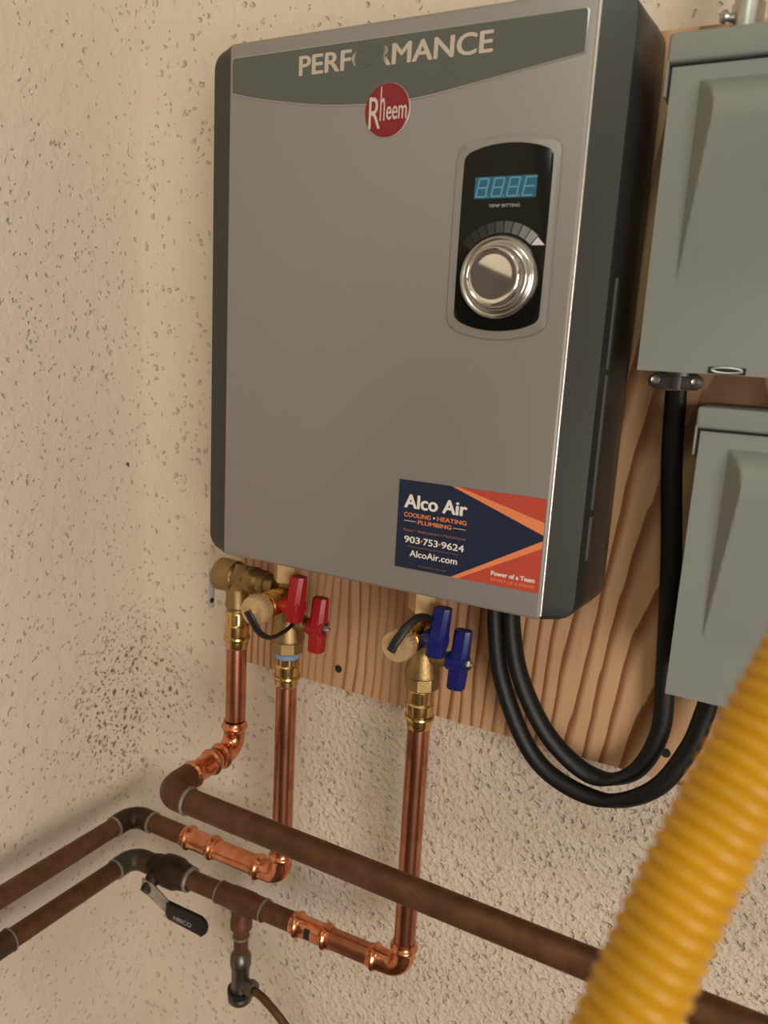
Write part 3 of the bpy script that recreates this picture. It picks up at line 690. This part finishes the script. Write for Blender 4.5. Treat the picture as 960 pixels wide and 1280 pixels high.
# padlock slot and ring at the lower edge of the upper box
obj('latch_slot', box(bmesh.new(), .6450, .6700, -.1006, -.099, -.0060, -.0012), 'gap', b1, 0)
bm = bmesh.new(); R0 = .010
sweep(bm, [(.6575 + R0 * math.cos(a), -.1015 + .0, -.0035 + .0018 * math.sin(a)) for a in [2 * math.pi * k / 32 for k in range(33)]], .0010, 8)
obj('latch_ring', bm, 'galv', b1, label='thin metal latch ring')
def cable_clamp(parent, x, y, z, m, w=.0205):
    poly = []
    for k in range(9): a = -math.pi / 2 + math.pi * k / 8; poly.append((x + w - .0065 + .0065 * math.cos(a), z + .0062 * math.sin(a)))
    for k in range(9): a = math.pi / 2 + math.pi * k / 8; poly.append((x - w + .0065 + .0065 * math.cos(a), z + .0062 * math.sin(a)))
    bm = bmesh.new(); plate(bm, poly, y - .012, y - .008, .0008)
    lathe(bm, (x, y, z + .0072), -Z, [(0, .0150), (.003, .0150), (.0035, .0128), (.0135, .0128)], 28)
    c = obj('cable_clamp', bm, m, parent, 30, label='dark metal two-screw cable clamp')
    for s in (-1, 1):
        obj('screw', lathe(bmesh.new(), (x + s * (w - .0055), y - .0115, z + .0004), -Y, [(0, .0038), (.0012, .0037), (.0020, .0028), (.0013, .0012), (.0013, .0001)], 18), 'galv', c)
cable_clamp(b1, .6180, -.050, -.0140, 'zinc')
cable_clamp(b2, .6745, -.050, -.2605, 'galv', .017)

# ------------------------------------------------------------------ conduit above the upper box
ce = thing('conduit', (.634, -.05, .222), 'galvanised conduit with screw connector above the upper grey box', 'conduit')
obj('tube', lathe(bmesh.new(), (.634, -.05, .246), Z, [(0, .0089), (.7, .0089)], 28), 'galv', ce)
cn = obj('connector', lathe(bmesh.new(), (.634, -.05, .2225), Z, [(0, .0125), (.005, .0125), (.0055, .0112), (.030, .0112), (.031, .0100), (.034, .0098)], 28), 'galv', ce)
obj('screw', lathe(bmesh.new(), (.625, -.055, .2435), (-.8, -.6, 0), [(0, .0030), (.006, .0030), (.0062, .0046), (.0085, .0042), (.009, .002)], 14), 'galv', cn)
obj('lug', lathe(bmesh.new(), (.6245, -.055, .2360), (-.8, -.5, -.6), [(0, .003), (.010, .0028)], 12), 'chr_old', cn)

# ------------------------------------------------------------------ black cables
def cable(pts, maj0, maj1, label, a=.0080, mn=(.75, .75), n=12):
    P = catmull(pts, n); k = len(P)
    mj = [Vector(maj0).lerp(Vector(maj1), i / (k - 1)) for i in range(k)]
    mi = [mn[0] + (mn[1] - mn[0]) * i / (k - 1) for i in range(k)]
    return tag(obj('power_cable', sweep(bmesh.new(), P, a, 20, True, mj, mi), 'cable', None, 60), label, 'cable')
cable([(.5050, -.062, -.2124), (.5055, -.061, -.240), (.5170, -.058, -.288), (.5460, -.052, -.3390), (.5865, -.045, -.3690), (.6210, -.040, -.3590), (.6385, -.037, -.3180), (.6375, -.038, -.2655), (.6300, -.042, -.160), (.6215, -.048, -.080), (.6180, -.050, -.0215)],
      (.5, .85, .2), (1, -.1, 0), 'inner black cable looping from heater up to the upper grey box', .0085, (.72, .62))
cable([(.4895, -.064, -.2124), (.4905, -.063, -.240), (.5005, -.061, -.293), (.5285, -.058, -.3510), (.5610, -.056, -.3775), (.6055, -.055, -.3830), (.6435, -.055, -.3585), (.6650, -.052, -.3170), (.6725, -.050, -.2850), (.6745, -.050, -.270)],
      (.5, .85, .2), (1, -.2, 0), 'outer black cable looping from heater up to the lower grey box', .0082, (.78, .75))

# ------------------------------------------------------------------ yellow corrugated gas hose in the foreground
hpth = catmull([(.95, -.10, .945), (.95, -.10, .70), (.94, -.12, .36), (.87, -.22, .17), (.790, -.335, .035), (.7480, -.385, -.040), (.7218, -.4283, -.1033), (.7005, -.4653, -.1645), (.6863, -.4966, -.2173), (.667, -.530, -.29), (.645, -.555, -.45), (.64, -.555, -.80), (.66, -.53, -1.20), (.66, -.53, -1.498)], 40)
acc = [0.0]
for a, b3 in zip(hpth, hpth[1:]): acc.append(acc[-1] + (b3 - a).length)
L = acc[-1]; pitch = .0058; step = pitch / 8; pts, rad = [], []; i = 0; s = 0.0
while s < L:
    while acc[i + 1] < s: i += 1
    pts.append(hpth[i].lerp(hpth[i + 1], (s - acc[i]) / (acc[i + 1] - acc[i])))
    rad.append(.0137 + .0018 * abs(math.cos(math.pi * s / pitch)) ** .9); s += step
tag(obj('gas_hose', sweep(bmesh.new(), pts, rad, 28), 'yellow', None, 80), 'thick yellow corrugated flexible gas hose in the foreground', 'hose')

# ------------------------------------------------------------------ nail on the left wall
nl = thing('nail', (0.0, -.029, -.155), 'tiny black bent nail in the left wall near the corner', 'nail')
obj('shank', sweep(bmesh.new(), [(-.002, -.029, -.1545), (.002, -.029, -.1545), (.0030, -.0290, -.1555), (.0032, -.0292, -.1580)], .0009, 8), 'gap', nl)
obj('head', lathe(bmesh.new(), (.0028, -.0292, -.1545), (.3, -.6, .6), [(0, .0016), (.0010, .0014)], 10), 'gap', nl)

# lift the whole place so that the floor lies at z = 0
for o in S.objects:
    if o.parent is None and o.type in ('MESH', 'EMPTY'): o.location.z += ZC
